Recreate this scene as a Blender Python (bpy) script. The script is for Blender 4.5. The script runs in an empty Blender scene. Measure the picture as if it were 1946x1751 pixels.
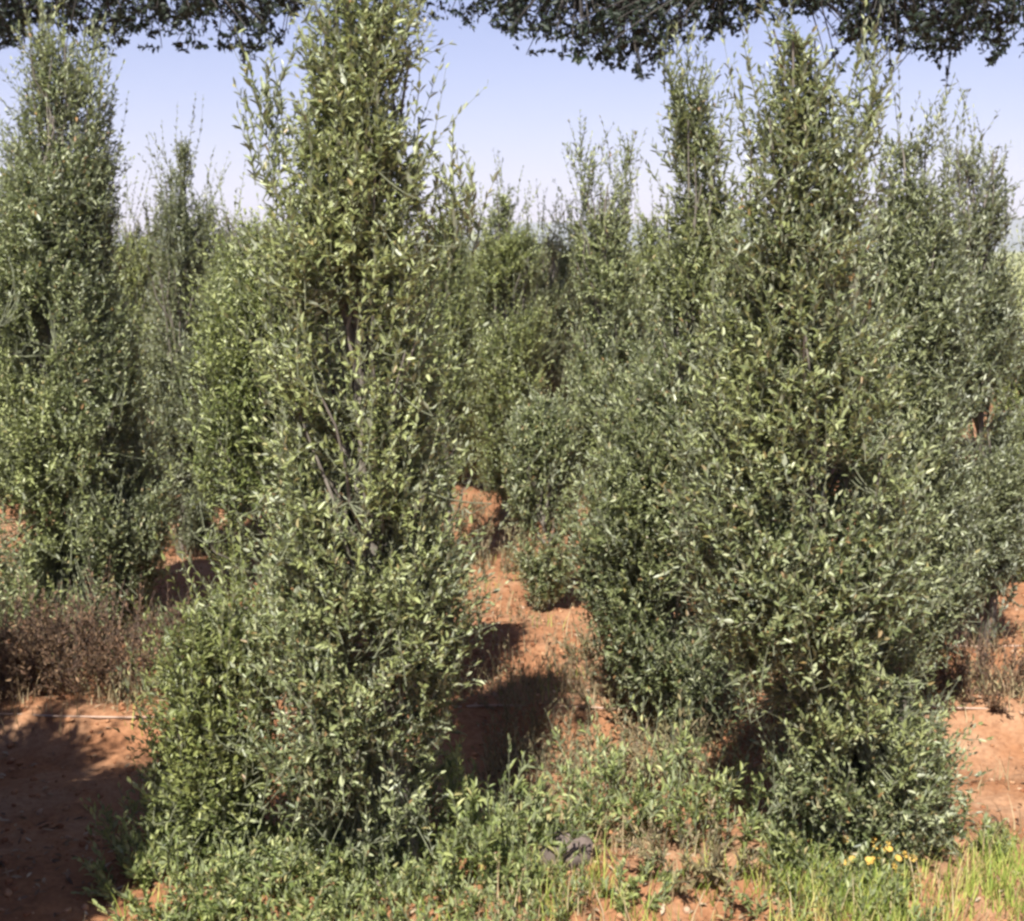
import bpy, math
import numpy as np

sc = bpy.context.scene
COL = sc.collection
R = math.radians

# ------------------------------------------------------------------ camera frame
FPX, CXP, CYP = 2400.0, 973.0, 875.5          # focal length and centre in photo pixels
CAM_H, PITCH = 1.8, R(9.46)

def at(px, py, d):
    """world point seen at photo pixel (px, py) at distance d along +Y"""
    dx, dy = (px - CXP) / FPX, -(py - CYP) / FPX
    cy, cz = math.cos(PITCH) + dy * math.sin(PITCH), -math.sin(PITCH) + dy * math.cos(PITCH)
    t = d / cy
    return np.array([dx * t, d, CAM_H + cz * t])

# ------------------------------------------------------------------ noise
def hash2(ix, iy, s):
    n = (ix.astype(np.int64) * 374761393 + iy.astype(np.int64) * 668265263 + s * 974711) & 0xFFFFFFFF
    n = ((n ^ (n >> 13)) * 1274126177) & 0xFFFFFFFF
    return ((n ^ (n >> 16)) & 0xFFFF) / 65535.0

def vnoise(x, y, s=0):
    ix, iy = np.floor(x), np.floor(y)
    fx, fy = x - ix, y - iy
    fx, fy = fx * fx * (3 - 2 * fx), fy * fy * (3 - 2 * fy)
    a, b = hash2(ix, iy, s), hash2(ix + 1, iy, s)
    c, d = hash2(ix, iy + 1, s), hash2(ix + 1, iy + 1, s)
    return (a * (1 - fx) + b * fx) * (1 - fy) + (c * (1 - fx) + d * fx) * fy - 0.5

def height(x, y):
    x, y = np.asarray(x, float), np.asarray(y, float)
    near = np.clip((40 - np.abs(y)) / 20, 0, 1)
    h = 0.07 * vnoise(x * .7, y * .7, 1) + 0.06 * vnoise(x * 2.3, y * 2.3, 2)
    h = h + 0.035 * vnoise(x * 7, y * 7, 3) + 0.02 * vnoise(x * 17, y * 17, 4) + 0.012 * vnoise(x * 38, y * 38, 5)
    yy = y + 0.05 * vnoise(x * 1.1, x * 0 + 3, 6)
    h = h + 0.06 * np.exp(-((yy - 4.72) / .16) ** 2) - 0.05 * np.exp(-((yy - 4.38) / .2) ** 2)   # ridge and furrow
    h = h + 0.05 * np.exp(-((yy - 3.4) / .35) ** 2) + 0.05 * np.exp(-((yy - 5.55) / .3) ** 2)
    return h * near

# ------------------------------------------------------------------ mesh plumbing
def rotmesh(name, V, Q, mats, mi=None, tint=None, smooth=False, tri=None):
    """V (n,3), Q (m,4) quads (or tri (k,3))"""
    me = bpy.data.meshes.new(name)
    V = np.ascontiguousarray(V, np.float32)
    me.vertices.add(len(V)); me.vertices.foreach_set('co', V.ravel())
    F, k = (tri, 3) if tri is not None else (Q, 4)
    F = np.ascontiguousarray(F, np.int32)
    me.loops.add(F.size); me.loops.foreach_set('vertex_index', F.ravel())
    me.polygons.add(len(F))
    me.polygons.foreach_set('loop_start', np.arange(0, F.size, k, dtype=np.int32))
    me.polygons.foreach_set('loop_total', np.full(len(F), k, np.int32))
    for m in mats: me.materials.append(m)
    if mi is not None: me.polygons.foreach_set('material_index', np.ascontiguousarray(mi, np.int32))
    if smooth: me.polygons.foreach_set('use_smooth', np.ones(len(F), bool))
    if tint is not None:
        a = me.attributes.new('tint', 'FLOAT', 'POINT')
        a.data.foreach_set('value', np.ascontiguousarray(tint, np.float32))
    me.update(calc_edges=True)
    return me

def link(name, me, parent=None, loc=None):
    o = bpy.data.objects.new(name, me); COL.objects.link(o)
    if parent is not None: o.parent = parent
    if loc is not None: o.location = loc
    return o

def tag(o, label=None, cat=None, group=None, kind=None):
    if label: o['label'] = label
    if cat: o['category'] = cat
    if group: o['group'] = group
    if kind: o['kind'] = kind
    return o

def empty(name, loc, label, cat, group=None):
    o = link(name, None, None, loc); o.empty_display_size = .1
    return tag(o, label, cat, group)

def unit(v): return v / np.maximum(np.linalg.norm(v, axis=-1, keepdims=True), 1e-9)

def tubes(paths, radii, sides):
    """paths (n,k,3), radii (n,k) -> verts, quads"""
    n, k, _ = paths.shape
    tan = unit(np.gradient(paths, axis=1))
    ref = np.where(np.abs(tan[..., 2:3]) > .9, np.array([1., 0, 0]), np.array([0, 0, 1.]))
    s = unit(np.cross(tan, ref)); t = np.cross(s, tan)
    a = np.arange(sides) * 2 * math.pi / sides
    V = paths[:, :, None, :] + radii[:, :, None, None] * (np.cos(a)[None, None, :, None] * s[:, :, None, :] + np.sin(a)[None, None, :, None] * t[:, :, None, :])
    i = np.arange(n)[:, None, None] * k * sides; j = np.arange(k - 1)[None, :, None] * sides
    q = np.arange(sides)[None, None, :]; q2 = (q + 1) % sides
    Q = np.stack([i + j + q, i + j + q2, i + j + sides + q2, i + j + sides + q], -1).reshape(-1, 4)
    return V.reshape(-1, 3), Q

def leaves(P, D, N, L, W, curl):
    """lance shaped leaves: two quads folded along the midrib"""
    S = unit(np.cross(D, N)); N = np.cross(S, D)
    L, W = L[:, None], W[:, None]
    fold = .18 * W
    b = P
    m1, m2 = P + D * L * .33, P + D * L * .7 - N * L * curl[:, None] * .35
    tp = P + D * L - N * L * curl[:, None]
    V = np.stack([b, m1 + S * W * .5 + N * fold, m2 + S * W * .36 + N * fold, tp, m2 - S * W * .36 + N * fold, m1 - S * W * .5 + N * fold], 1)
    i = np.arange(len(P))[:, None] * 6
    Q = np.stack([i + np.array([0, 1, 2, 3]), i + np.array([0, 3, 4, 5])], 1).reshape(-1, 4)
    return V.reshape(-1, 3), Q

def shoots(rng, B, D, L, nl, leaf, width, open_=0.8, lift=.35, tintv=None, tw=.0022, jitter=.25):
    """leafy twigs: base B, direction D, length L, nl leaves on each"""
    n = len(B)
    up = np.array([0, 0, 1.])
    k = 4
    t = np.linspace(0, 1, k)
    bend = unit(rng.normal(size=(n, 3)) * .6 + up * lift * 2)
    path = B[:, None] + (L[:, None] * t)[..., None] * D[:, None] + (L[:, None] * .28 * t ** 2)[..., None] * bend[:, None]
    rad = tw * (1 - .7 * t)[None, :] * np.ones((n, 1))
    Vt, Qt = tubes(path, rad, 3)
    # leaves in opposite pairs
    u = (np.arange(nl) // 2 + .6) / (nl / 2 + .1)
    u = np.clip(u[None] + rng.normal(size=(n, nl)) * .03, .05, 1)
    P = B[:, None] + (L[:, None] * u)[..., None] * D[:, None] + (L[:, None] * .28 * u ** 2)[..., None] * bend[:, None]
    T = unit(D[:, None] + .56 * u[..., None] * bend[:, None])
    r0 = rng.uniform(0, 6.28, size=(n, 1))
    ph = r0 + (np.arange(nl) // 2)[None] * 1.57 + (np.arange(nl) % 2)[None] * 3.14159 + rng.normal(size=(n, nl)) * .4
    ref = np.where(np.abs(T[..., 2:3]) > .9, np.array([1., 0, 0]), up)
    s1 = unit(np.cross(T, ref)); s2 = np.cross(s1, T)
    side = np.cos(ph)[..., None] * s1 + np.sin(ph)[..., None] * s2
    op = open_ * (1.15 - .75 * u)[..., None]
    LD = unit(T + side * op + rng.normal(size=(n, nl, 3)) * jitter)
    NN = unit(T - side * .6 + up * .5 + rng.normal(size=(n, nl, 3)) * .35)
    LL = leaf * rng.uniform(.65, 1.25, size=(n, nl)) * (1 - .35 * u ** 3)
    WW = LL * width * rng.uniform(.8, 1.2, size=(n, nl))
    f = lambda a: a.reshape(-1, 3)
    Vl, Ql = leaves(f(P), f(LD), f(NN), LL.ravel(), WW.ravel(), rng.uniform(-.05, .28, n * nl))
    if tintv is None: tintv = rng.uniform(0, 1, n)
    tl = np.repeat(np.repeat(tintv, nl), 6) + np.repeat((.35 * (u - .5)).ravel(), 6)
    V = np.concatenate([Vl, Vt]); Q = np.concatenate([Ql, Qt + len(Vl)])
    mi = np.concatenate([np.zeros(len(Ql)), np.ones(len(Qt))])
    return V, Q, mi, np.concatenate([tl, np.zeros(len(Vt))])

def join(parts):
    Vs, Qs, ms, ts, o = [], [], [], [], 0
    for V, Q, m, t in parts:
        Vs.append(V); Qs.append(Q + o); ms.append(m); ts.append(t); o += len(V)
    return np.concatenate(Vs), np.concatenate(Qs), np.concatenate(ms), np.concatenate(ts)

# ------------------------------------------------------------------ materials
def new_mat(name):
    m = bpy.data.materials.new(name); m.use_nodes = True
    nt = m.node_tree; nt.nodes.clear()
    return m, nt, (lambda t, **kw: _node(nt, t, kw)), nt.links.new

def _node(nt, t, kw):
    n = nt.nodes.new(t)
    for k, v in kw.items(): setattr(n, k, v)
    return n

def ramp(n, stops):
    e = n.color_ramp.elements
    while len(e) > 1: e.remove(e[-1])
    e[0].position, e[0].color = stops[0][0], (*stops[0][1], 1)
    for p, c in stops[1:]:
        x = e.new(p); x.color = (*c, 1)

def mixc(N, L, fac, a, b, mode='MIX'):
    m = N('ShaderNodeMix', data_type='RGBA', blend_type=mode)
    for sock, v in ((m.inputs[0], fac), (m.inputs[6], a), (m.inputs[7], b)):
        if hasattr(v, 'is_output'): L(v, sock)
        elif isinstance(v, (int, float)): sock.default_value = v
        else: sock.default_value = (*v, 1)
    return m.outputs[2]

def leaf_mat(name, stops, young, under, rough=.42, trans=.22, tamt=.6, spec=.5):
    m, nt, N, L = new_mat(name)
    g = N('ShaderNodeNewGeometry'); a = N('ShaderNodeAttribute', attribute_name='tint')
    oi = N('ShaderNodeObjectInfo')
    r = N('ShaderNodeValToRGB'); ramp(r, stops); L(g.outputs['Random Per Island'], r.inputs[0])
    mr = N('ShaderNodeMapRange'); mr.inputs[1].default_value = .45; mr.inputs[2].default_value = 1.25; mr.inputs[4].default_value = tamt
    L(a.outputs['Fac'], mr.inputs[0])
    c = mixc(N, L, mr.outputs[0], r.outputs[0], young)
    hv = N('ShaderNodeHueSaturation')
    vv = N('ShaderNodeMapRange'); vv.inputs[3].default_value = .82; vv.inputs[4].default_value = 1.18
    L(oi.outputs['Random'], vv.inputs[0]); L(vv.outputs[0], hv.inputs['Value']); L(c, hv.inputs['Color'])
    c2 = mixc(N, L, g.outputs['Backfacing'], hv.outputs[0], under)
    p = N('ShaderNodeBsdfPrincipled'); L(c2, p.inputs['Base Color'])
    p.inputs['Roughness'].default_value = rough; p.inputs['Specular IOR Level'].default_value = spec
    t = N('ShaderNodeBsdfTranslucent'); tc = mixc(N, L, 1.0, c2, (1.0, 1.05, .45), 'MULTIPLY'); L(tc, t.inputs[0])
    mx = N('ShaderNodeMixShader'); mx.inputs[0].default_value = trans
    L(p.outputs[0], mx.inputs[1]); L(t.outputs[0], mx.inputs[2])
    o = N('ShaderNodeOutputMaterial'); L(mx.outputs[0], o.inputs[0])
    return m

def bark_mat(name, c1, c2, scale=30):
    m, nt, N, L = new_mat(name)
    tc = N('ShaderNodeTexCoord'); mp = N('ShaderNodeMapping'); mp.inputs['Scale'].default_value = (1, 1, .3)
    L(tc.outputs['Object'], mp.inputs[0])
    n = N('ShaderNodeTexNoise'); n.inputs['Scale'].default_value = scale; n.inputs['Detail'].default_value = 6
    L(mp.outputs[0], n.inputs['Vector'])
    r = N('ShaderNodeValToRGB'); ramp(r, [(.3, c1), (.7, c2)]); L(n.outputs[0], r.inputs[0])
    b = N('ShaderNodeBump'); b.inputs['Strength'].default_value = .6; b.inputs['Distance'].default_value = .006; L(n.outputs[0], b.inputs['Height'])
    p = N('ShaderNodeBsdfPrincipled'); p.inputs['Roughness'].default_value = .85
    L(r.outputs[0], p.inputs['Base Color']); L(b.outputs[0], p.inputs['Normal'])
    o = N('ShaderNodeOutputMaterial'); L(p.outputs[0], o.inputs[0])
    return m

def island_mat(name, stops, rough=.8, trans=0):
    m, nt, N, L = new_mat(name)
    g = N('ShaderNodeNewGeometry'); r = N('ShaderNodeValToRGB'); ramp(r, stops); L(g.outputs['Random Per Island'], r.inputs[0])
    p = N('ShaderNodeBsdfPrincipled'); p.inputs['Roughness'].default_value = rough; p.inputs['Specular IOR Level'].default_value = .25
    L(r.outputs[0], p.inputs['Base Color'])
    o = N('ShaderNodeOutputMaterial')
    if trans:
        t = N('ShaderNodeBsdfTranslucent'); L(r.outputs[0], t.inputs[0])
        mx = N('ShaderNodeMixShader'); mx.inputs[0].default_value = trans
        L(p.outputs[0], mx.inputs[1]); L(t.outputs[0], mx.inputs[2]); L(mx.outputs[0], o.inputs[0])
    else: L(p.outputs[0], o.inputs[0])
    return m

OLIVE = leaf_mat('olive_leaf', [(0, (.046, .060, .026)), (.35, (.13, .155, .064)), (.7, (.225, .25, .118)), (.93, (.37, .385, .235)), (.985, (.24, .14, .06))],
                 (.32, .35, .125), (.34, .365, .25))
OLIVE_GREY = leaf_mat('olive_leaf_grey', [(0, (.05, .063, .036)), (.4, (.14, .16, .085)), (.78, (.25, .27, .16)), (.96, (.38, .39, .28))],
                 (.31, .335, .155), (.36, .385, .29))
OLIVE_LIME = leaf_mat('olive_leaf_lime', [(0, (.054, .072, .022)), (.4, (.15, .185, .056)), (.8, (.27, .30, .11)), (.96, (.37, .39, .19))],
                 (.36, .385, .115), (.33, .355, .21))
SHADED_LEAF = leaf_mat('shade_darkened_leaf', [(0, (.010, .017, .009)), (.7, (.020, .033, .016)), (.95, (.04, .045, .03))],  # canopy shade is mixed into this near-black leaf colour
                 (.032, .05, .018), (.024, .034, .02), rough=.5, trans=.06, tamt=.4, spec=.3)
WEED = leaf_mat('weed_leaf', [(0, (.075, .105, .03)), (.45, (.19, .23, .075)), (.88, (.30, .325, .13)), (.97, (.36, .29, .14))],
                 (.37, .40, .14), (.30, .335, .18), rough=.5, trans=.28)
WEED_DRY = leaf_mat('dry_weed_leaf', [(0, (.12, .08, .045)), (.5, (.22, .16, .085)), (.9, (.28, .24, .12))],
                 (.2, .22, .08), (.25, .2, .12), rough=.7, trans=.2)
DEADWEED = leaf_mat('dead_weed_leaf', [(0, (.07, .038, .022)), (.5, (.16, .085, .048)), (.9, (.30, .18, .10))],
                 (.2, .15, .07), (.16, .10, .07), rough=.8, trans=.15)
YELLOW = island_mat('yellow_petal', [(0, (.55, .33, .07)), (1, (.66, .46, .12))], .6, .3)
BARK = bark_mat('olive_bark', (.09, .075, .06), (.24, .21, .17))
TWIG = bark_mat('olive_twig', (.11, .12, .065), (.20, .21, .13), 60)
DEADTWIG = bark_mat('dead_twig', (.06, .04, .028), (.13, .09, .065), 60)
DARKBARK = bark_mat('dark_bark', (.03, .026, .022), (.07, .06, .05))

# ------------------------------------------------------------------ olive tree builder
def tube_list(plist, sides):
    Vs, Qs, o = [], [], 0
    for P, Rr in plist:
        V, Q = tubes(np.asarray(P)[None], np.asarray(Rr)[None], sides)
        Vs.append(V); Qs.append(Q + o); o += len(V)
    return np.concatenate(Vs), np.concatenate(Qs)

def olive_meshes(seed, env, base_xy, leaf=.034, density=1.0, mat=None, gaps=.75, wisps=(), holes=()):
    """env: rows (z, x_left, x_right) in local metres; returns trunk, branches, crown meshes (origin at base)"""
    rng = np.random.default_rng(seed)
    env = np.array(sorted(env)); zz, xl, xr = env.T
    zb, zt = zz[0], zz[-1]
    cx = lambda z: np.interp(z, zz, (xl + xr) / 2)
    hw = lambda z: np.interp(z, zz, (xr - xl) / 2)
    # depth half width: smoother than the outline
    ry = lambda z: .45 * hw(z) + .45 * np.interp(z, [zb, zb + .3 * (zt - zb), zb + .65 * (zt - zb), zt], [.6, 1, .75, .12]) * hw(zz).max()
    # trunk
    k = 12
    tz = np.linspace(-.06, zt * .93, k)
    bl = np.clip(tz / (zt * .5), 0, 1)
    tx = cx(np.clip(tz, zb, zt)) * bl + rng.normal(size=k) * .012
    ty = rng.normal(size=k) * .012
    tx[0] = tx[1] = ty[0] = ty[1] = 0
    TP = np.stack([tx, ty, tz], 1); TR = np.linspace(.03, .004, k) * (zt / 2.5); TR[0] *= 1.5
    trunk = tube_list([(TP, TR)], 8)
    # main limbs
    limbs, samples = [], []
    nL = int(18 + 8 * zt)
    for i in range(nL):
        h0 = rng.uniform(.12, .8) * zt
        p0 = np.array([np.interp(h0, tz, tx), np.interp(h0, tz, ty), h0])
        z1 = min(zt * .97, h0 + rng.uniform(.14, .5) * zt * .8); z1 = max(z1, zb)
        ang = rng.uniform(0, 2 * math.pi); rr = rng.uniform(.55, .9)
        p1 = np.array([cx(z1) + hw(z1) * rr * math.cos(ang), ry(z1) * rr * math.sin(ang), z1])
        t = np.linspace(0, 1, 7)[:, None]
        mid = (p0 + p1) / 2 + np.array([0, 0, -.03 * abs(z1 - h0)]) + (p1 - p0) * .15 * np.array([1, 1, 0])
        P = (1 - t) ** 2 * p0 + 2 * t * (1 - t) * mid + t ** 2 * p1
        P[1:] += rng.normal(size=(6, 3)) * .012
        limbs.append((P, np.linspace(.008, .0025, 7) * (.7 + .3 * zt / 2.5))); samples.append(P[1:])
    branches = tube_list(limbs, 5)
    S = np.concatenate(samples + [TP[3:]])
    # leafy shoots fill the crown's volume
    zs = np.linspace(zb, zt, 200); area = (hw(zs) * ry(zs) + .010) ** .85 * np.clip(.42 + (zt - zs) / (.3 * zt), .42, 1)
    vol = area.sum() * (zs[1] - zs[0]) * math.pi
    n = int(density * (500 + 2250 * vol ** .8))
    ph = rng.uniform(0, 6.28, (6, 1)); kv = rng.normal(size=(6, 3)) * 7.5
    out = []
    cdf = np.cumsum(area); cdf /= cdf[-1]
    while len(out) < n:
        z = np.interp(rng.uniform(0, 1, n), cdf, zs); a = rng.uniform(0, 6.28, n); r = rng.uniform(0, 1, n) ** .42
        q = np.stack([cx(z) + hw(z) * .84 * r * np.cos(a), ry(z) * .84 * r * np.sin(a), z], 1)
        nz = np.sin(q @ kv.T + ph.T).sum(1) / 2.4
        q = q[(nz > gaps - .9 + .5 * rng.normal(size=n)) & (q[:, 2] > .03)]
        for hx, hz, hr, hh in holes:        # open pockets between the boughs on the sunny side
            q = q[~((((q[:, 0] - hx) / hr) ** 2 + ((q[:, 2] - hz) / hh) ** 2 < 1) & (q[:, 1] < .2) & (rng.uniform(0, 1, len(q)) < .94))]
        out.extend(q)
    B = np.array(out[:n])
    cxz = np.stack([cx(B[:, 2]), 0 * B[:, 2], B[:, 2]], 1)
    outw = unit(B - cxz + 1e-4); outw[:, 2] = 0
    D = unit(outw * rng.uniform(.1, .9, (n, 1)) + np.array([0, 0, 1.]) * rng.uniform(.25, 1.25, (n, 1)) + rng.normal(size=(n, 3)) * .3)
    L = rng.uniform(.10, .28, n) * np.clip(.35 + hw(B[:, 2]) * 2.6, .45, 1)
    B = B - D * (L * .6)[:, None]
    B[:, 2] -= .08 * np.clip((B[:, 2] / zt - .7) / .3, 0, 1)
    tint = .5 + .42 * np.sin(B @ kv[:3].T * .6 + ph[:3].T).sum(1) / 1.7 + rng.normal(size=n) * .22 + .15 * (B[:, 2] / zt - .5)
    parts = [shoots(rng, B, D, L, 16, leaf * .86, .36, open_=1.0, tintv=tint, tw=.0016, jitter=.38)]
    # long upright water shoots that break the outline
    m = int(30 * density + 14)
    z = rng.uniform(zb + .25 * (zt - zb), zt * .985, m); a = rng.uniform(0, 6.28, m)
    B2 = np.stack([cx(z) + hw(z) * .85 * np.cos(a), ry(z) * .8 * np.sin(a), z], 1)
    D2 = unit(np.stack([np.cos(a) * .35, np.sin(a) * .3, np.full(m, 1.)], 1) + rng.normal(size=(m, 3)) * .12)
    parts.append(shoots(rng, B2, D2, rng.uniform(.15, .30, m), 18, leaf * .85, .33, tintv=rng.uniform(.5, 1.1, m), tw=.0016))
    for (wx, z0, z1, wy) in wisps:      # leaders that stand clear of the crown
        c = max(5, int((z1 - z0) / .018))
        zc = np.linspace(z0, z1 - .12, c)
        Bw = np.stack([wx + rng.normal(size=c) * .022, wy + rng.normal(size=c) * .022, zc], 1)
        Dw = unit(np.array([0, 0, 1.]) + rng.normal(size=(c, 3)) * .3)
        parts.append(shoots(rng, Bw, Dw, rng.uniform(.14, .22, c), 18, leaf, .3, tintv=rng.uniform(.5, 1.1, c)))
        B = np.concatenate([B, Bw[:1]])
    # connecting twigs from limb to shoot
    idx = np.concatenate([np.argmin(((B[i:i + 400, None] - S[None]) ** 2).sum(-1), 1) for i in range(0, len(B), 400)])
    p0 = S[idx]; t = np.linspace(0, 1, 4)[None, :, None]
    md = (p0 + B) / 2 + np.array([0, 0, -.02])
    path = (1 - t) ** 2 * p0[:, None] + 2 * t * (1 - t) * md[:, None] + t ** 2 * B[:, None]
    Vc, Qc = tubes(path, np.linspace(.003, .0016, 4)[None] * np.ones((len(B), 1)), 3)
    parts.append((Vc, Qc, np.ones(len(Qc)), np.zeros(len(Vc))))
    V, Q, mi, tn = join(parts)
    return (rotmesh('olive_trunk', *trunk, [BARK], smooth=True), rotmesh('olive_branches', *branches, [BARK], smooth=True),
            rotmesh('olive_crown', V, Q, [mat or OLIVE, TWIG], mi, tn))

def place_tree(meshes, loc, label, group, rz=0, s=1):
    r = empty('olive_tree', loc, label, 'olive tree', group)
    r.rotation_euler.z = rz; r.scale = s if isinstance(s, tuple) else (s, s, s)
    for nm, me in zip(('trunk', 'branches', 'crown'), meshes): link(nm, me, r)
    return r

def ground_d(px, d):
    """ground point at pixel column px, distance d (column is taken near the ground)"""
    z = 0.0
    cyr = (CAM_H - z)
    # along the ray with Y=d and z=0: lateral = dx * depth, depth = d*cos(p) + H*sin(p)
    depth = d * math.cos(PITCH) + cyr * math.sin(PITCH)
    x = (px - CXP) / FPX * depth
    return x, d

def photo_tree(label, group, seed, px, d, rows, wisps=(), holes=(), **kw):
    x, y = ground_d(px, d)
    z0 = float(height(x, y))
    env = []
    for py, l, r in rows:
        a, b = at(l, py, d), at(r, py, d)
        env.append((a[2] - z0, a[0] - x, b[0] - x))
    ws = []
    for (wx, top, bot, wy) in wisps:
        a, b = at(wx, top, d), at(wx, bot, d)
        ws.append((a[0] - x, b[2] - z0, a[2] - z0, wy))
    hs = []
    for hx, hy, hr, hh in holes:
        a = at(hx, hy, d); hs.append((a[0] - x, a[2] - z0, hr / FPX * d, hh / FPX * d))
    return place_tree(olive_meshes(seed, env, None, wisps=ws, holes=hs, **kw), (x, y, z0), label, group)

FRONT, MID, BACK = 'olive trees of the front row', 'olive trees of the middle rows', 'olive trees of the back rows'
photo_tree('tallest slender olive tree left of centre, its top rising into the overhanging branches', FRONT, 11, 775, 3.4,
    [(-150, 665, 715), (-60, 600, 790), 
     (60, 565, 815), (200, 560, 825), (320, 540, 825), (430, 490, 830), (550, 490, 850), (700, 505, 860), (850, 520, 850), (960, 510, 860),
     (1060, 480, 900), (1200, 440, 945), (1300, 430, 905), (1400, 440, 860), (1500, 480, 850), (1600, 560, 810)],
    wisps=[(500, 110, 420, .05), (880, 320, 470, -.05), (845, 360, 520, .1)], density=1.3, gaps=.5,
    holes=[(665, 640, 90, 130), (655, 860, 75, 100), (700, 1020, 95, 75), (690, 1190, 80, 75), (770, 1290, 55, 80), (650, 1520, 90, 70), (550, 1330, 70, 70), (770, 180, 40, 70), (750, 1430, 55, 60)])
photo_tree('low bushy olive sapling crowding the left foot of the tallest slender tree', FRONT, 12, 400, 3.5,
    [(1130, 400, 480), (1200, 330, 540), (1300, 300, 560), (1400, 285, 540), (1500, 265, 520), (1600, 285, 500)], density=1.5, mat=OLIVE_LIME)
photo_tree('broad olive tree at right front with the tallest top on that side', FRONT, 13, 1560, 3.45,
    [(15, 1495, 1525), (70, 1470, 1570), (150, 1440, 1600), (260, 1410, 1630), (400, 1375, 1655), (550, 1340, 1680), (700, 1310, 1710), (900, 1260, 1770),
     (1100, 1250, 1790), (1250, 1330, 1800), (1400, 1390, 1840), (1500, 1420, 1855), (1600, 1490, 1800)],
    wisps=[(1640, 95, 350, 0)], density=1.45, gaps=.35,
    holes=[(1490, 1270, 75, 65), (1440, 1370, 65, 60), (1620, 1400, 60, 60), (1560, 900, 50, 70), (1600, 590, 50, 70), (1680, 1200, 65, 50), (1530, 1560, 60, 45)])
photo_tree('olive tree with a thin pale leader, close behind the broad right one on its left', MID, 14, 1290, 4.6,
    [(130, 1270, 1325), (220, 1268, 1380), (320, 1265, 1410), (420, 1255, 1420), (560, 1245, 1430), (700, 1190, 1430), (850, 1105, 1440), (950, 1070, 1440), (1080, 1065, 1430),
     (1170, 1085, 1440), (1260, 1120, 1440), (1340, 1180, 1430)],
    wisps=[(1292, 85, 330, 0), (1335, 130, 350, .05)], density=1.3)
photo_tree('grey green olive tree showing right of the broad front one', MID, 15, 1720, 4.55,
    [(225, 1670, 1765), (320, 1630, 1815), (480, 1630, 1840), (700, 1620, 1850), (950, 1610, 1870), (1150, 1640, 1870), (1230, 1680, 1830)], mat=OLIVE_GREY, density=1.7)
photo_tree('olive tree with a blunt twin top, last on the right before open sky', MID, 16, 1880, 5.5,
    [(250, 1830, 1905), (330, 1780, 1922), (480, 1780, 1925), (700, 1765, 1945), (950, 1750, 1960), (1120, 1770, 1950), (1200, 1800, 1920)], mat=OLIVE_GREY, density=1.6)
photo_tree('dark dense olive tree filling the left edge with two pale tips', MID, 17, 110, 5.8,
    [(45, 55, 95), (110, 40, 185), (200, 20, 210), (350, -15, 235), (500, -40, 230), (700, -60, 290), (830, -60, 350), (1000, -60, 355), (1090, -60, 330), (1180, -50, 300), (1230, 10, 240)],
    wisps=[(70, 20, 250, 0), (92, 45, 250, .1), (185, 75, 300, -.05)], density=1.6, gaps=.4,
    holes=[(100, 640, 45, 90), (40, 980, 60, 60), (170, 1080, 60, 60)])
photo_tree('bright olive tree half hidden behind the left side of the tallest slender one', MID, 18, 560, 4.75,
    [(385, 455, 520), (470, 405, 600), (600, 365, 650), (800, 345, 660), (950, 350, 650), (1080, 390, 640), (1180, 470, 600)], mat=OLIVE_LIME)
photo_tree('olive tree directly behind the tallest slender one, showing past its right flank', MID, 29, 745, 4.6,
    [(540, 720, 800), (620, 680, 850), (750, 650, 875), (900, 640, 870), (1050, 640, 860), (1180, 660, 840)], mat=OLIVE_LIME)
photo_tree('small faded olive tree with a pointed tip right of the left edge tree', BACK, 19, 350, 7.4,
    [(245, 345, 356), (310, 315, 385), (400, 280, 420), (600, 265, 440), (800, 260, 450), (950, 280, 430), (1030, 310, 410)], mat=OLIVE_GREY)
photo_tree('olive tree peeping out at the right side of the tallest slender one', BACK, 20, 845, 7.0,
    [(395, 825, 870), (460, 795, 895), (600, 780, 905), (800, 780, 910), (900, 800, 900)], mat=OLIVE_LIME)
photo_tree('dense conical olive tree at the centre of the picture, far back', BACK, 21, 960, 8.2,
    [(345, 950, 972), (420, 905, 1015), (550, 885, 1040), (700, 880, 1050), (850, 890, 1030), (935, 915, 1010)], mat=OLIVE_LIME, density=1.3)
photo_tree('low round bushy olive tree beside the patch of bare red soil', MID, 22, 1040, 6.2,
    [(735, 1010, 1055), (800, 970, 1095), (900, 955, 1115), (1000, 960, 1115), (1090, 980, 1100), (1125, 1000, 1080)])
photo_tree('slim olive tree with two thin tips right of the picture centre', BACK, 23, 1145, 6.4,
    [(330, 1100, 1200), (450, 1085, 1215), (600, 1080, 1235), (800, 1075, 1255), (950, 1085, 1250)],
    wisps=[(1115, 255, 420, 0), (1185, 265, 420, .05)])
photo_tree('small olive tree between the slim twin tipped one and the thin pale leader', BACK, 24, 1235, 7.2,
    [(395, 1215, 1255), (480, 1195, 1290), (700, 1180, 1305), (900, 1190, 1300)], mat=OLIVE_LIME)
photo_tree('yellow green olive tree cut off by the right edge', BACK, 25, 1985, 7.0,
    [(500, 1950, 2010), (560, 1905, 2060), (700, 1870, 2090), (950, 1850, 2100), (1080, 1870, 2070)], mat=OLIVE_LIME)

photo_tree('round topped olive tree far back, just right of the dark left edge tree', BACK, 26, 235, 8.3,
    [(405, 215, 262), (460, 185, 300), (600, 170, 320), (800, 170, 320), (930, 200, 300)], mat=OLIVE_LIME)
photo_tree('sunlit olive tree far back, left of the tallest slender one', BACK, 27, 440, 6.9,
    [(395, 425, 460), (460, 400, 490), (600, 380, 520), (800, 375, 530), (960, 400, 510)], mat=OLIVE_LIME)
photo_tree('dark olive tree far back, right shoulder of the dense conical one', BACK, 28, 1040, 9.0,
    [(425, 1020, 1060), (490, 990, 1090), (650, 980, 1100), (850, 1000, 1080)])

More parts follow.
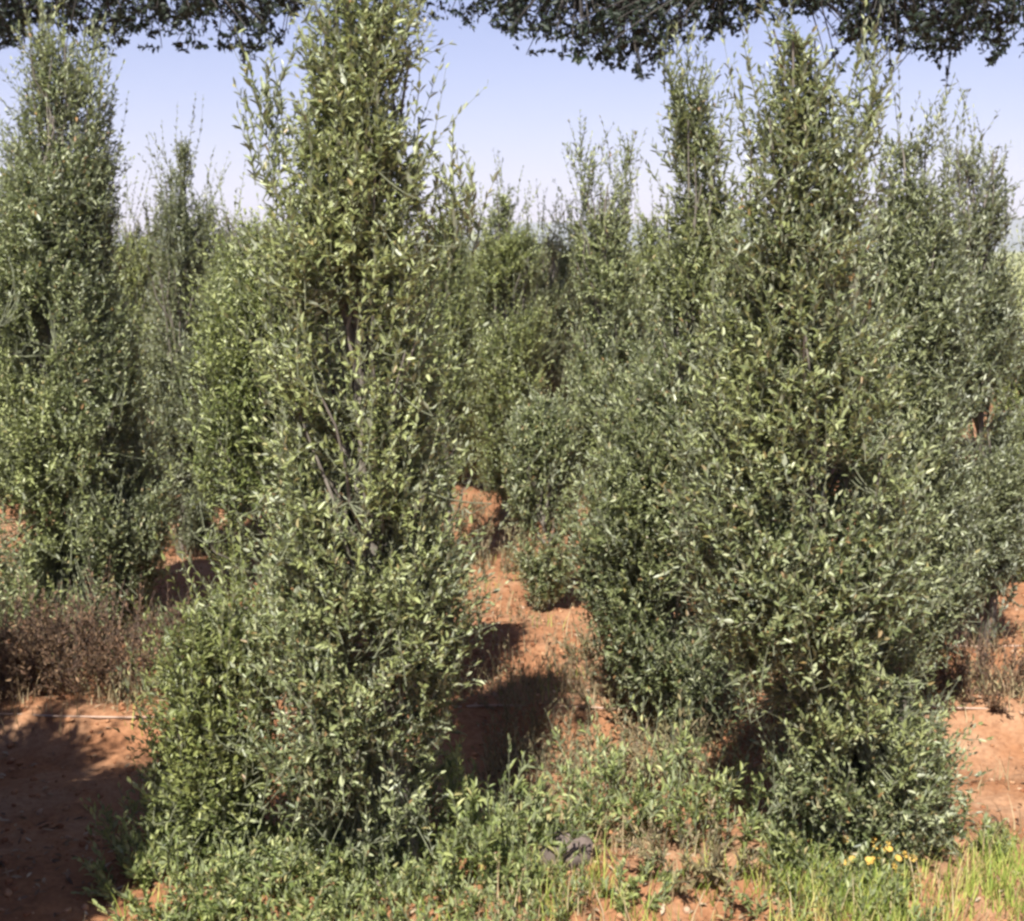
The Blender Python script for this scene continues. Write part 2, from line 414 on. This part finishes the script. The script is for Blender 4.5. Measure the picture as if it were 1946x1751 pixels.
# variants shared by the far rows
rv = np.random.default_rng(77)
VAR = []
for i in range(4):
    H = 2.0
    w = .47 + .04 * i
    env = [(.1, -.25, .25), (.5, -w, w * .95), (.95, -w * .95, w), (1.3, -w * .62, w * .6), (1.65, -w * .34, w * .32), (1.88, -w * .14, w * .15), (2.0, -.03, .03)]
    env = [(z, a + rv.normal() * .04, b + rv.normal() * .04) for z, a, b in env]
    VAR.append(olive_meshes(100 + i, env, None, mat=[OLIVE, OLIVE_LIME, OLIVE_GREY, OLIVE_LIME][i], density=.9, leaf=.046))
far = 'olive tree deep in the rows behind, only its upper crown showing'
k = 0
for d, xs in ((9.6, np.arange(-4.4, 3.7, .82)), (11.4, np.arange(-5.2, 4.4, .9)), (13.8, np.arange(-6, 5.0, 1.0)), (17, np.arange(-7.2, 6.0, 1.15))):
    for x in xs:
        x = x + rv.normal() * .12; dd = d + rv.normal() * .15
        place_tree(VAR[int(rv.integers(4))], (x, dd, float(height(x, dd))), far, 'distant olive tops', rv.uniform(0, 6.28), rv.uniform(.8, 1.08))
        k += 1
# unseen trees added for the light: left ones cast shade, rear row blocks sky
for x, y, s in ((-1.74, 2.6, (1.05, 1.1, 1.6)), (-2.3, 3.0, (1.15, 1.15, 1.4)), (-2.75, 3.75, 1.25), (-3.3, 4.6, 1.2), (2.15, 3.45, 1.15), (3.1, 5.2, 1.1), (-3.9, 6.0, 1.1),
                (-2.6, -2.2, 1.15), (-1.5, -2.1, 1.2), (-.4, -2.3, 1.1), (.7, -2.1, 1.2), (1.8, -2.2, 1.15), (2.9, -2.1, 1.2)):
    place_tree(VAR[int(rv.integers(4))], (x, y, float(height(x, y))), 'unseen olive tree placed outside the view for its shade', 'unseen olive trees placed for shade', rv.uniform(0, 6.28), s)

# ------------------------------------------------------------------ overhanging trees with shade in the leaf colour
def overhang(label, trunk_xy, outline, seed, d0=8.4):
    rng = np.random.default_rng(seed)
    base = np.array([trunk_xy[0], trunk_xy[1], 0.0])
    r = empty('shade_tree', base, label, 'tree')
    tp = np.array([[0, 0, -.1], [.02, 0, .8], [-.03, .04, 1.8], [0, .1, 2.9], [.05, .1, 3.6]])
    link('trunk', rotmesh('shade_trunk', *tube_list([(tp, [.26, .2, .17, .15, .11])], 12), [DARKBARK], smooth=True), r)
    ox = np.array([p[0] for p in outline], float); oy = np.array([p[1] for p in outline], float)
    sprays, tint = [], []
    n = int((ox[-1] - ox[0]) * 1.7)
    px = rng.uniform(ox[0], ox[-1], n)
    lo = np.interp(px, ox, oy)
    nz = np.sin(px * .045 + seed) + np.sin(px * .021 + 2) + .6 * np.sin(px * .11)
    u = rng.uniform(0, 1, n) ** 1.15
    py = lo - u * (lo + 200)
    keep = rng.uniform(0, 1, n) < np.clip(.80 + .16 * nz, .3, 1)
    px, py = px[keep], py[keep]
    dd = d0 + rng.normal(size=len(px)) * .5
    P = np.array([at(a, b, c) for a, b, c in zip(px, py, dd)])
    D = unit(np.stack([rng.normal(size=len(P)) * .9, rng.normal(size=len(P)) * .8, -.7 + rng.normal(size=len(P)) * .6], 1))
    L = rng.uniform(.13, .30, len(P))
    B = P - D * L[:, None] * 1.1
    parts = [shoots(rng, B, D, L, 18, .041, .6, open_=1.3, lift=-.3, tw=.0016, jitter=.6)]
    # limbs: from the trunk head across above the frame
    limbs, smp = [], []
    for i in range(16):
        q = B[rng.integers(len(B))] + np.array([0, 0, .12])
        p0 = base + np.array([0, .1, rng.uniform(2.7, 3.5)])
        t = np.linspace(0, 1, 12)[:, None]
        md = (p0 * .5 + q * .5) + np.array([0, 0, .55 + .3 * rng.uniform()])
        C = (1 - t) ** 2 * p0 + 2 * t * (1 - t) * md + t ** 2 * q
        C[1:] += rng.normal(size=(11, 3)) * .025
        limbs.append((C - base, np.linspace(.05, .006, 12))); smp.append(C[3:])
    link('branches', rotmesh('shade_branches', *tube_list(limbs, 6), [DARKBARK], smooth=True), r)
    S = np.concatenate(smp)
    idx = np.argmin(((B[:, None] - S[None]) ** 2).sum(-1), 1); p0 = S[idx]; t = np.linspace(0, 1, 4)[None, :, None]
    md = (p0 + B) / 2 + np.array([0, 0, .05])
    path = (1 - t) ** 2 * p0[:, None] + 2 * t * (1 - t) * md[:, None] + t ** 2 * B[:, None]
    Vc, Qc = tubes(path, np.linspace(.008, .003, 4)[None] * np.ones((len(B), 1)), 3)
    parts.append((Vc, Qc, np.ones(len(Qc)), np.zeros(len(Vc))))
    V, Q, mi, tn = join(parts)
    link('crown', rotmesh('shade_crown', V - base, Q, [SHADED_LEAF, DARKBARK], mi, tn), r)

overhang('tree whose small leaved branches, with shade in their colour, hang across the top left corner', (-7.4, 8.7),
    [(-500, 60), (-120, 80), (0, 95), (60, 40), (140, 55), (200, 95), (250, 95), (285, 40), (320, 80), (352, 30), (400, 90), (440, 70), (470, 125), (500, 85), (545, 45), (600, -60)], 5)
overhang('tree whose small leaved branches, with shade in their colour, hang across the top right half', (7.0, 8.9),
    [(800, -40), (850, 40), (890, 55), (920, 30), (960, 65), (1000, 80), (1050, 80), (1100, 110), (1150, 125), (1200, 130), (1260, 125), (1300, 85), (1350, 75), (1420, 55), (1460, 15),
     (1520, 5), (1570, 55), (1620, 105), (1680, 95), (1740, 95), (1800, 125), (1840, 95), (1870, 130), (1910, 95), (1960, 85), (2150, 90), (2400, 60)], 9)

# ------------------------------------------------------------------ weeds
def weed(name, label, px, d, h, w, stems, mat, leaf=.034, lw=.34, seed=0, cat='weed', group='weeds along the front row', nl=18, tipmat=None, upr=1.0):
    rng = np.random.default_rng(seed)
    x, y = ground_d(px, d); z = float(height(x, y))
    n = stems
    a = rng.uniform(0, 6.28, n); sp = rng.uniform(.0, 1, n) ** .6
    B = np.stack([np.cos(a) * sp * w * .4, np.sin(a) * sp * w * .4, np.full(n, -.02)], 1)
    hh = h * rng.uniform(.55, 1.05, n) * (1.1 - .4 * sp)
    D = unit(np.stack([np.cos(a) * sp * w * .6 / h, np.sin(a) * sp * w * .6 / h, np.full(n, upr)], 1) + rng.normal(size=(n, 3)) * .1)
    main = shoots(rng, B, D, hh, nl, leaf, lw, lift=.2, tw=.0024, tintv=rng.uniform(.1, .95, n))
    # side shoots
    m = n * 3
    i = rng.integers(0, n, m); u = rng.uniform(.3, .85, m)
    B2 = B[i] + D[i] * (hh[i] * u)[:, None]
    D2 = unit(D[i] + rng.normal(size=(m, 3)) * .55)
    side = shoots(rng, B2, D2, hh[i] * rng.uniform(.15, .4, m), 10, leaf * .9, lw, tw=.0018, tintv=rng.uniform(.2, 1.0, m))
    V, Q, mi, tn = join([main, side])
    if tipmat is None:
        o = link(name, rotmesh(name, V, Q, [mat, DEADTWIG if mat is DEADWEED else TWIG], mi, tn), None, (x, y, z))
        return tag(o, label, cat, group)
    r = empty(name, (x, y, z), label, cat, group)
    link('foliage', rotmesh(name, V, Q, [mat, TWIG], mi, tn), r)
    # flower heads: rings of petals
    T = B + D * (hh * .98)[:, None] + np.array([0, 0, .02]); T = np.concatenate([T, (B2 + D2 * (hh[i] * .35)[:, None])[: n]])
    pet = 9
    ang = np.arange(pet) * 6.283 / pet
    nrm = unit(np.array([0, -.35, 1.]) + rng.normal(size=(len(T), 3)) * .35)
    s1 = unit(np.cross(nrm, np.array([1., .2, 0]))); s2 = np.cross(nrm, s1)
    DD = (np.cos(ang)[None, :, None] * s1[:, None] + np.sin(ang)[None, :, None] * s2[:, None])
    PP = np.repeat(T[:, None], pet, 1); NNn = np.repeat(nrm[:, None], pet, 1)
    K = len(T) * pet
    Vp, Qp = leaves(PP.reshape(-1, 3), DD.reshape(-1, 3), NNn.reshape(-1, 3), np.full(K, .012), np.full(K, .008), np.full(K, -.1))
    for f in range(len(T)):
        link('flower_head', rotmesh('flower_head', Vp[f * pet * 6:(f + 1) * pet * 6], Qp[:pet * 2], [tipmat]), r)

weed('weed_plant', 'tall fleshy green weed standing in the gap between the two front trees', 900, 3.45, .34, .42, 26, WEED, .042, .3, 1)
weed('weed_plant', 'upright green weed just left of the dark lump', 985, 3.36, .28, .3, 20, WEED, .036, .32, 2)
weed('weed_plant', 'yellowish leggy weed on the sunny soil left of the broad right tree', 1215, 3.75, .4, .5, 26, WEED, .036, .3, 3, nl=14)
weed('weed_plant', 'green weed leaning against the left foot of the broad right tree', 1370, 3.6, .38, .4, 24, WEED, .036, .34, 4)
weed('weed_plant', 'bushy pale green weed in the lower left corner beside the shaded soil', 370, 3.25, .24, .5, 34, WEED, .03, .36, 5)
weed('weed_plant', 'spreading green weed in front of the low sapling', 505, 3.22, .2, .5, 34, WEED, .032, .34, 6)
weed('weed_plant', 'low pale weed left of the grey trunk of the tallest tree', 640, 3.3, .18, .36, 24, WEED, .03, .36, 7)
weed('weed_plant', 'ragged weed right of the grey trunk of the tallest tree', 845, 3.2, .17, .34, 22, WEED, .03, .36, 8)
weed('weed_plant', 'leafy weed behind the reddish litter at bottom centre', 1160, 3.3, .16, .3, 16, WEED, .03, .36, 9)
weed('weed_plant', 'brownish straggling weed under the left side of the broad right tree', 1310, 3.35, .24, .36, 18, WEED_DRY, .03, .3, 10)
weed('weed_plant', 'dark green weed tight against the trunk of the broad right tree', 1525, 3.3, .24, .3, 20, WEED, .032, .34, 11)
weed('weed_plant', 'thin stalked weed on lit soil between the dark lump and the leggy yellowish weed', 1130, 3.62, .3, .3, 14, WEED, .034, .3, 31)
weed('weed_plant', 'sparse tan weed behind the leggy yellowish weed', 1290, 4.05, .3, .42, 18, WEED_DRY, .034, .3, 32)
weed('weed_plant', 'tall grey green weed at the left foot of the low sapling, on the shadow edge', 290, 3.4, .26, .26, 18, WEED, .032, .34, 33)
weed('flowering_weed', 'yellow flowering weed in the grass below the broad right tree', 1655, 3.28, .15, .12, 26, WEED, .022, .3, 12, cat='flowering weed', tipmat=YELLOW)
weed('weed_plant', 'small lime green weed at the right end of the shaded litter', 1815, 3.5, .14, .24, 14, WEED, .028, .36, 13)
weed('weed_plant', 'yellow green weed clump on the sunny soil behind the low sapling', 415, 5.0, .40, .50, 24, WEED, .036, .26, 14, group='weeds between the rows')
weed('weed_plant', 'grassy light green weed under the bright half hidden tree', 470, 5.45, .42, .45, 22, WEED, .036, .22, 15, group='weeds between the rows')
weed('weed_plant', 'dry tan weed right of the shadow gap, before the thin leader tree', 1200, 4.75, .26, .4, 20, WEED_DRY, .03, .28, 16, group='weeds between the rows')
weed('weed_plant', 'dry tan weed at the near end of the bare red soil patch', 1130, 5.2, .22, .3, 16, WEED_DRY, .03, .28, 17, group='weeds between the rows')
weed('weed_plant', 'dead brown weed in the shade under the dark left edge tree', 95, 5.15, .4, .8, 110, DEADWEED, .028, .3, 18, group='weeds between the rows')
weed('weed_plant', 'dead brown weed with curled leaves right of the left edge, beside the sapling', 225, 5.2, .4, .7, 100, DEADWEED, .028, .3, 19, group='weeds between the rows')
weed('weed_plant', 'dead brown weed cut off by the left edge under the dark tree', 0, 5.2, .4, .8, 100, DEADWEED, .028, .3, 34, group='weeds between the rows')
weed('weed_plant', 'olive tinged dry weed on the far side of the bare red soil patch', 940, 6.9, .38, .6, 24, WEED_DRY, .034, .28, 20, group='weeds between the rows')
weed('weed_plant', 'pale dry weed far up the gap beside the tallest tree', 890, 7.9, .4, .6, 22, WEED_DRY, .034, .28, 21, group='weeds between the rows')
weed('weed_plant', 'dead weed in the dark shadow at the far right behind the soil', 1870, 4.95, .32, .6, 70, DEADWEED, .028, .3, 22, group='weeds between the rows')

# low herbs that carpet the planted strip
rg = np.random.default_rng(3)
n = 1900
cxs = rg.uniform(-1.0, 1.1, n); cys = rg.uniform(2.7, 3.75, n)
keep = (vnoise(cxs * 3.1, cys * 3.1, 21) + .35 * (1 - np.abs(cys - 3.15) / .45) + np.where(cxs < -.1, .2, np.where(cxs < .55, -.24, -.08)) > .02)
cxs, cys = cxs[keep], cys[keep]
B = np.stack([cxs, cys, height(cxs, cys) - .01], 1)
D = unit(np.array([0, 0, 1.]) + rg.normal(size=(len(B), 3)) * .45)
V, Q, mi, tn = shoots(rg, B, D, rg.uniform(.05, .16, len(B)), 12, .026, .38, tintv=.4 + .5 * vnoise(cxs * 5, cys * 5, 22) + rg.normal(size=len(B)) * .3, tw=.0014)
tag(link('ground_cover', rotmesh('ground_cover', V, Q, [WEED, TWIG], mi, tn)), 'low green herbs carpeting the planted strip at the front', 'ground cover', None, 'stuff')

# dry herbs between the rows
n = 5200
cxs = np.concatenate([rg.uniform(-2.6, 3.2, 4200), rg.uniform(-.1, 1.3, 1000)]); cys = np.concatenate([4.65 + 4.6 * rg.uniform(0, 1, 4200) ** 1.3, rg.uniform(3.65, 4.6, 1000)])
keep = vnoise(cxs * 2.1, cys * 2.1, 31) + .25 * np.exp(-((cys - 5.0) / .3) ** 2) + np.where(cys < 4.6, .1 + .2 * (cxs > .3), 0) > .12
cxs, cys = cxs[keep], cys[keep]
B = np.stack([cxs, cys, height(cxs, cys) - .01], 1)
D = unit(np.array([0, 0, 1.]) + rg.normal(size=(len(B), 3)) * .5)
V, Q, mi, tn = shoots(rg, B, D, rg.uniform(.06, .2, len(B)), 10, .026, .3, tintv=.5 + .9 * vnoise(cxs * 3, cys * 3, 32) + rg.normal(size=len(B)) * .3, tw=.0014)
tag(link('dry_herbs', rotmesh('dry_herbs', V, Q, [WEED_DRY, TWIG], mi, tn)), 'dry brownish herbs scattered over the red soil between the rows', 'dry herbs', None, 'stuff')

# ------------------------------------------------------------------ grass
GRASS = island_mat('grass_blade', [(0, (.15, .22, .04)), (.5, (.31, .37, .075)), (.85, (.44, .43, .12)), (1, (.46, .38, .17))], .6, .3)
STRAW = island_mat('straw_blade', [(0, (.22, .15, .08)), (.5, (.34, .25, .14)), (.9, (.42, .34, .2))], .7, .25)
def blades(name, label, rng, X, Y, Hh, mat):
    n = len(X); Z = height(X, Y)
    a = rng.uniform(0, 6.28, n); lean = rng.uniform(.1, .8, n)
    B = np.stack([X, Y, Z - .01], 1); k = 4; t = np.linspace(0, 1, k)
    dirv = np.stack([np.cos(a), np.sin(a), 0 * a], 1)
    P = B[:, None] + (Hh[:, None] * t)[..., None] * np.array([0, 0, 1.]) + (Hh * lean)[:, None, None] * (t ** 2)[None, :, None] * dirv[:, None]
    s = np.stack([-np.sin(a), np.cos(a), 0 * a], 1)
    w = .0028 * (1 - t * .93)
    V = np.stack([P - s[:, None] * w[None, :, None], P + s[:, None] * w[None, :, None]], 2)
    i = np.arange(n)[:, None] * k * 2; j = np.arange(k - 1)[None] * 2
    Q = np.stack([i + j, i + j + 1, i + j + 3, i + j + 2], -1).reshape(-1, 4)
    return tag(link(name, rotmesh(name, V.reshape(-1, 3), Q, [mat])), label, 'grass', None, 'stuff')
def clumps(rng, n, per, xr, yr, sd):
    cx, cy = rng.uniform(*xr, n), rng.uniform(*yr, n)
    return (cx[:, None] + rng.normal(size=(n, per)) * sd).ravel(), (cy[:, None] + rng.normal(size=(n, per)) * sd).ravel()
X1, Y1 = clumps(rg, 230, 26, (.68, 2.0), (2.75, 3.45), .035)
X2, Y2 = clumps(rg, 90, 16, (-1.1, .8), (2.8, 3.5), .03)
X3, Y3 = clumps(rg, 60, 14, (-1.4, 2.4), (4.6, 8), .05)
X = np.concatenate([X1, X2, X3]); Y = np.concatenate([Y1, Y2, Y3])
blades('green_grass', 'yellow green grass tufts at the foot of the front trees', rg, X, Y, rg.uniform(.035, .115, len(X)), GRASS)
X1, Y1 = clumps(rg, 200, 18, (-2.3, 2.6), (4.64, 5.5), .05)
X2, Y2 = clumps(rg, 130, 14, (-2.6, 3.0), (4.9, 9), .06)
X3, Y3 = clumps(rg, 150, 12, (-.4, 2.0), (2.75, 4.3), .04)
X4, Y4 = clumps(rg, 220, 12, (-6, 6), (6, 16), .1)
X = np.concatenate([X1, X2, X3, X4]); Y = np.concatenate([Y1, Y2, Y3, Y4])
blades('dry_grass', 'dry straw coloured grass on the red soil between the rows', rg, X, Y, rg.uniform(.04, .15, len(X)), STRAW)

# ------------------------------------------------------------------ ground sheet
def soil_mat():
    m, nt, N, L = new_mat('red_soil')
    tc = N('ShaderNodeTexCoord')
    n1 = N('ShaderNodeTexNoise'); n1.inputs['Scale'].default_value = 1.6; n1.inputs['Detail'].default_value = 8; n1.inputs['Roughness'].default_value = .65
    n2 = N('ShaderNodeTexNoise'); n2.inputs['Scale'].default_value = 45; n2.inputs['Detail'].default_value = 6; n2.inputs['Roughness'].default_value = .7
    for n in (n1, n2): L(tc.outputs['Object'], n.inputs['Vector'])
    r = N('ShaderNodeValToRGB'); ramp(r, [(.3, (.20, .086, .041)), (.5, (.30, .147, .073)), (.68, (.365, .225, .135))]); L(n1.outputs[0], r.inputs[0])
    r2 = N('ShaderNodeValToRGB'); ramp(r2, [(.25, (.55, .5, .48)), (.6, (1, 1, 1)), (.8, (1.15, 1.12, 1.1))]); L(n2.outputs[0], r2.inputs[0])
    c = mixc(N, L, 1.0, r.outputs[0], r2.outputs[0], 'MULTIPLY')
    # green fields beyond the orchard
    sep = N('ShaderNodeSeparateXYZ'); L(tc.outputs['Object'], sep.inputs[0])
    mr = N('ShaderNodeMapRange'); mr.inputs[1].default_value = 22; mr.inputs[2].default_value = 30; L(sep.outputs['Y'], mr.inputs[0])
    n3 = N('ShaderNodeTexNoise'); n3.inputs['Scale'].default_value = .05; n3.inputs['Detail'].default_value = 5; L(tc.outputs['Object'], n3.inputs['Vector'])
    r3 = N('ShaderNodeValToRGB'); ramp(r3, [(.35, (.17, .19, .06)), (.6, (.28, .28, .12))]); L(n3.outputs[0], r3.inputs[0])
    c = mixc(N, L, mr.outputs[0], c, r3.outputs[0])
    b = N('ShaderNodeBump'); b.inputs['Strength'].default_value = .8; b.inputs['Distance'].default_value = .01; L(n2.outputs[0], b.inputs['Height'])
    p = N('ShaderNodeBsdfPrincipled'); p.inputs['Roughness'].default_value = .95; p.inputs['Specular IOR Level'].default_value = .15
    L(c, p.inputs['Base Color']); L(b.outputs[0], p.inputs['Normal'])
    o = N('ShaderNodeOutputMaterial'); L(p.outputs[0], o.inputs[0])
    return m
geo = lambda a, b, n: np.geomspace(a, b, n)
xs = np.concatenate([-geo(3.05, 4000, 45)[::-1], np.arange(-3, 3.001, .022), geo(3.05, 4000, 45)])
ys = np.concatenate([-geo(.4, 300, 18)[::-1], np.linspace(-.2, 2.2, 20), np.arange(2.24, 7, .022), geo(7.05, 5000, 90)])
GX, GY = np.meshgrid(xs, ys)
GZ = height(GX, GY)
V = np.stack([GX, GY, GZ], -1).reshape(-1, 3)
nx, ny = len(xs), len(ys)
ii = (np.arange(ny - 1)[:, None] * nx + np.arange(nx - 1)[None]).ravel()
g = link('ground', rotmesh('ground', V, np.stack([ii, ii + 1, ii + nx + 1, ii + nx], 1), [soil_mat()], smooth=True))
tag(g, 'bare orange red soil of the grove', None, None, 'structure')

# clods and litter
ICO_V = np.array([[0, 0, 1], [.894, 0, .447], [.276, .851, .447], [-.724, .526, .447], [-.724, -.526, .447], [.276, -.851, .447],
                  [.724, .526, -.447], [-.276, .851, -.447], [-.894, 0, -.447], [-.276, -.851, -.447], [.724, -.526, -.447], [0, 0, -1]])
ICO_F = np.array([[0, 1, 2], [0, 2, 3], [0, 3, 4], [0, 4, 5], [0, 5, 1], [1, 6, 2], [2, 7, 3], [3, 8, 4], [4, 9, 5], [5, 10, 1],
                  [2, 6, 7], [3, 7, 8], [4, 8, 9], [5, 9, 10], [1, 10, 6], [6, 11, 7], [7, 11, 8], [8, 11, 9], [9, 11, 10], [10, 11, 6]])
CLOD = island_mat('soil_clod', [(0, (.2, .08, .037)), (.5, (.31, .145, .07)), (.9, (.38, .22, .12)), (.97, (.36, .24, .16))], .95)
n = 9000
cx_, cy_ = rg.uniform(-2.6, 2.8, n), rg.uniform(2.4, 7.5, n)
sz = .003 + .013 * rg.uniform(0, 1, n) ** 4
V = ICO_V[None] * (sz[:, None, None] * rg.uniform(.55, 1.25, (n, 12, 1))) * np.array([1, 1, .75]) + np.stack([cx_, cy_, height(cx_, cy_) + sz * .25], 1)[:, None]
F = (ICO_F[None] + np.arange(n)[:, None, None] * 12).reshape(-1, 3)
tag(link('soil_clods', rotmesh('soil_clods', V.reshape(-1, 3), None, [CLOD], tri=F)), 'loose crumbs of red earth scattered on the soil', 'soil crumbs', None, 'stuff')
LITTER = island_mat('dead_leaf', [(0, (.07, .045, .03)), (.4, (.17, .10, .06)), (.75, (.28, .2, .12)), (1, (.38, .31, .22))], .75)
n = 5200
bx = rg.uniform(-2.6, 2.6, n); by = np.concatenate([3.4 + rg.normal(size=n // 2) * .35, 5.2 + rg.normal(size=n - n // 2) * .5])
D = unit(np.stack([rg.normal(size=n), rg.normal(size=n), rg.normal(size=n) * .25], 1))
P = np.stack([bx, by, height(bx, by) + .006], 1)
V, Q = leaves(P, D, unit(np.array([0, 0, 1.]) + rg.normal(size=(n, 3)) * .4), rg.uniform(.02, .045, n), rg.uniform(.006, .012, n), rg.uniform(-.2, .3, n))
tag(link('leaf_litter', rotmesh('leaf_litter', V, Q, [LITTER])), 'dead brown olive leaves littering the ground under the trees', 'leaf litter', None, 'stuff')

# ------------------------------------------------------------------ stones and hoses
def stone(label, px, d, sx, sy, sz, c1, c2, seed):
    import bmesh
    bm = bmesh.new(); bmesh.ops.create_icosphere(bm, subdivisions=4, radius=1)
    rng = np.random.default_rng(seed); kv = rng.normal(size=(7, 3)) * 2.2; ph = rng.uniform(0, 6.28, 7)
    for v in bm.verts:
        p = np.array(v.co)
        f = 1 + .012 * np.sin(kv @ p + ph).sum() + .01 * np.sin(kv @ p * 3 + ph).sum()
        v.co = (p[0] * f * sx, p[1] * f * sy, p[2] * f * sz)
    me = bpy.data.meshes.new('stone'); bm.to_mesh(me); bm.free()
    me.polygons.foreach_set('use_smooth', np.ones(len(me.polygons), bool))
    me.materials.append(bark_mat('stone_' + str(seed), c1, c2, 22))
    x, y = ground_d(px, d)
    o = link('stone', me, None, (x, y, float(height(x, y)) + sz * .45))
    return tag(o, label, 'stone')
stone('dark rounded lump standing in for a shaded hollow among the weeds at bottom centre', 1075, 3.42, .085, .07, .065, (.07, .055, .045), (.16, .12, .10), 41)  # dark colour and form stand in for the shade of a hollow
stone('pinkish brown stone beside the grey trunk of the tallest tree', 728, 3.33, .034, .03, .03, (.18, .12, .10), (.3, .21, .18), 42)

def hose(label, pts, seed):
    rng = np.random.default_rng(seed)
    x = np.linspace(pts[0][0], pts[-1][0], 90); y = np.interp(x, [p[0] for p in pts], [p[1] for p in pts]) + .012 * np.sin(x * 2.1 + seed) + .006 * np.sin(x * 5.3)
    z = np.convolve(np.pad(height(x, y), 3, 'edge'), np.ones(7) / 7, 'valid') + .004
    V, Q = tubes(np.stack([x, y, z], 1)[None], np.full((1, 90), .0045), 8)
    m, nt, N, L = new_mat('faded_hose'); p = N('ShaderNodeBsdfPrincipled'); p.inputs['Roughness'].default_value = .6
    nn = N('ShaderNodeTexNoise'); nn.inputs['Scale'].default_value = 9; r = N('ShaderNodeValToRGB'); ramp(r, [(.35, (.28, .17, .11)), (.65, (.42, .31, .24))])
    L(nn.outputs[0], r.inputs[0]); L(r.outputs[0], p.inputs['Base Color']); o = N('ShaderNodeOutputMaterial'); L(p.outputs[0], o.inputs[0])
    return tag(link('drip_hose', rotmesh('drip_hose', V, Q, [m], smooth=True)), label, 'hose')
hose('thin dusty drip hose lying along the low ridge behind the front trees', [(-4, 4.66), (4, 4.66)], 1)
hose('thin dusty drip hose at the right edge, farther back than the ridge', [(1.4, 5.5), (6, 5.5)], 2)

# ------------------------------------------------------------------ distant hills
rng = np.random.default_rng(8)
xs = np.linspace(-1800, 2600, 160)
prof = 38 + 34 * np.clip((xs - 200) / 900, 0, 1) + 14 * np.sin(xs * .004) + 7 * np.sin(xs * .013 + 1) + 3 * np.sin(xs * .04)
rows = []
for j, (yy, f) in enumerate(((1900, -.03), (2000, .35), (2120, .75), (2250, 1.0), (2500, .8), (2900, -.05))):
    rows.append(np.stack([xs, np.full(160, yy) + 30 * np.sin(xs * .006 + j), prof * f], 1))
V = np.concatenate(rows); ii = (np.arange(5)[:, None] * 160 + np.arange(159)[None]).ravel()
m, nt, N, L = new_mat('hill_scrub'); p = N('ShaderNodeBsdfPrincipled'); p.inputs['Roughness'].default_value = .95
tc = N('ShaderNodeTexCoord'); nn = N('ShaderNodeTexNoise'); nn.inputs['Scale'].default_value = .02; L(tc.outputs['Object'], nn.inputs['Vector'])
r = N('ShaderNodeValToRGB'); ramp(r, [(.35, (.07, .09, .06)), (.65, (.14, .15, .10))]); L(nn.outputs[0], r.inputs[0]); L(r.outputs[0], p.inputs['Base Color'])
o = N('ShaderNodeOutputMaterial'); L(p.outputs[0], o.inputs[0])
tag(link('hills', rotmesh('hills', V, np.stack([ii, ii + 1, ii + 161, ii + 160], 1), [m], smooth=True)), 'low far hills on the horizon', None, None, 'structure')

# ------------------------------------------------------------------ air
x0, x1, y0, y1, z0, z1 = -2500, 3200, -200, 3200, -30, 140
V = np.array([[x, y, z] for z in (z0, z1) for y in (y0, y1) for x in (x0, x1)], float)
Q = np.array([[0, 2, 3, 1], [4, 5, 7, 6], [0, 1, 5, 4], [2, 6, 7, 3], [0, 4, 6, 2], [1, 3, 7, 5]])
m, nt, N, L = new_mat('haze'); pv = N('ShaderNodeVolumePrincipled'); pv.inputs['Color'].default_value = (.86, .87, .96, 1); pv.inputs['Density'].default_value = .0004
o = N('ShaderNodeOutputMaterial'); L(pv.outputs[0], o.inputs['Volume'])
tag(link('haze', rotmesh('haze', V, Q, [m])), 'pale morning haze', None, None, 'stuff')

# ------------------------------------------------------------------ light, sky, camera
SUN_AZ, SUN_EL = math.atan2(-.30, -.954), R(55)         # the sun stands behind and left of the camera
w = bpy.data.worlds.new('World'); sc.world = w; w.use_nodes = True
nt = w.node_tree; bg = nt.nodes['Background']
sky = nt.nodes.new('ShaderNodeTexSky'); sky.sky_type = 'NISHITA'; sky.sun_disc = False
sky.sun_elevation = SUN_EL; sky.sun_rotation = SUN_AZ % (2 * math.pi)
sky.air_density = 1.0; sky.dust_density = .3; sky.ozone_density = 3.0
mul = nt.nodes.new('ShaderNodeMix'); mul.data_type = 'RGBA'; mul.blend_type = 'MULTIPLY'; mul.inputs[0].default_value = 1
nt.links.new(sky.outputs[0], mul.inputs[6]); mul.inputs[7].default_value = (1.10, .895, 1.07, 1)
nt.links.new(mul.outputs[2], bg.inputs[0]); bg.inputs[1].default_value = .054
sd = bpy.data.lights.new('sun', 'SUN'); sd.energy = 5.0; sd.angle = R(.6); sd.color = (1, .96, .9)
so = bpy.data.objects.new('sun', sd); COL.objects.link(so)
so.rotation_euler = (math.pi / 2 - SUN_EL, 0, math.pi - SUN_AZ)
cd = bpy.data.cameras.new('camera'); co = bpy.data.objects.new('camera', cd); COL.objects.link(co)
cd.sensor_fit = 'HORIZONTAL'; cd.sensor_width = 36; cd.lens = 36 * FPX / 1946
co.location = (0, 0, CAM_H); co.rotation_euler = (math.pi / 2 - PITCH, 0, 0)
cd.clip_start = .05; cd.clip_end = 20000
cd.dof.use_dof = True; cd.dof.focus_distance = 4.0; cd.dof.aperture_fstop = 8
sc.camera = co
sc.view_settings.view_transform = 'Standard'; sc.view_settings.look = 'None'
sc.view_settings.exposure = 1.26; sc.view_settings.gamma = 1
sc.render.engine = 'CYCLES'
sc.cycles.filter_width = 2.8
sc.cycles.max_bounces = 5; sc.cycles.diffuse_bounces = 3; sc.cycles.glossy_bounces = 2; sc.cycles.transmission_bounces = 3
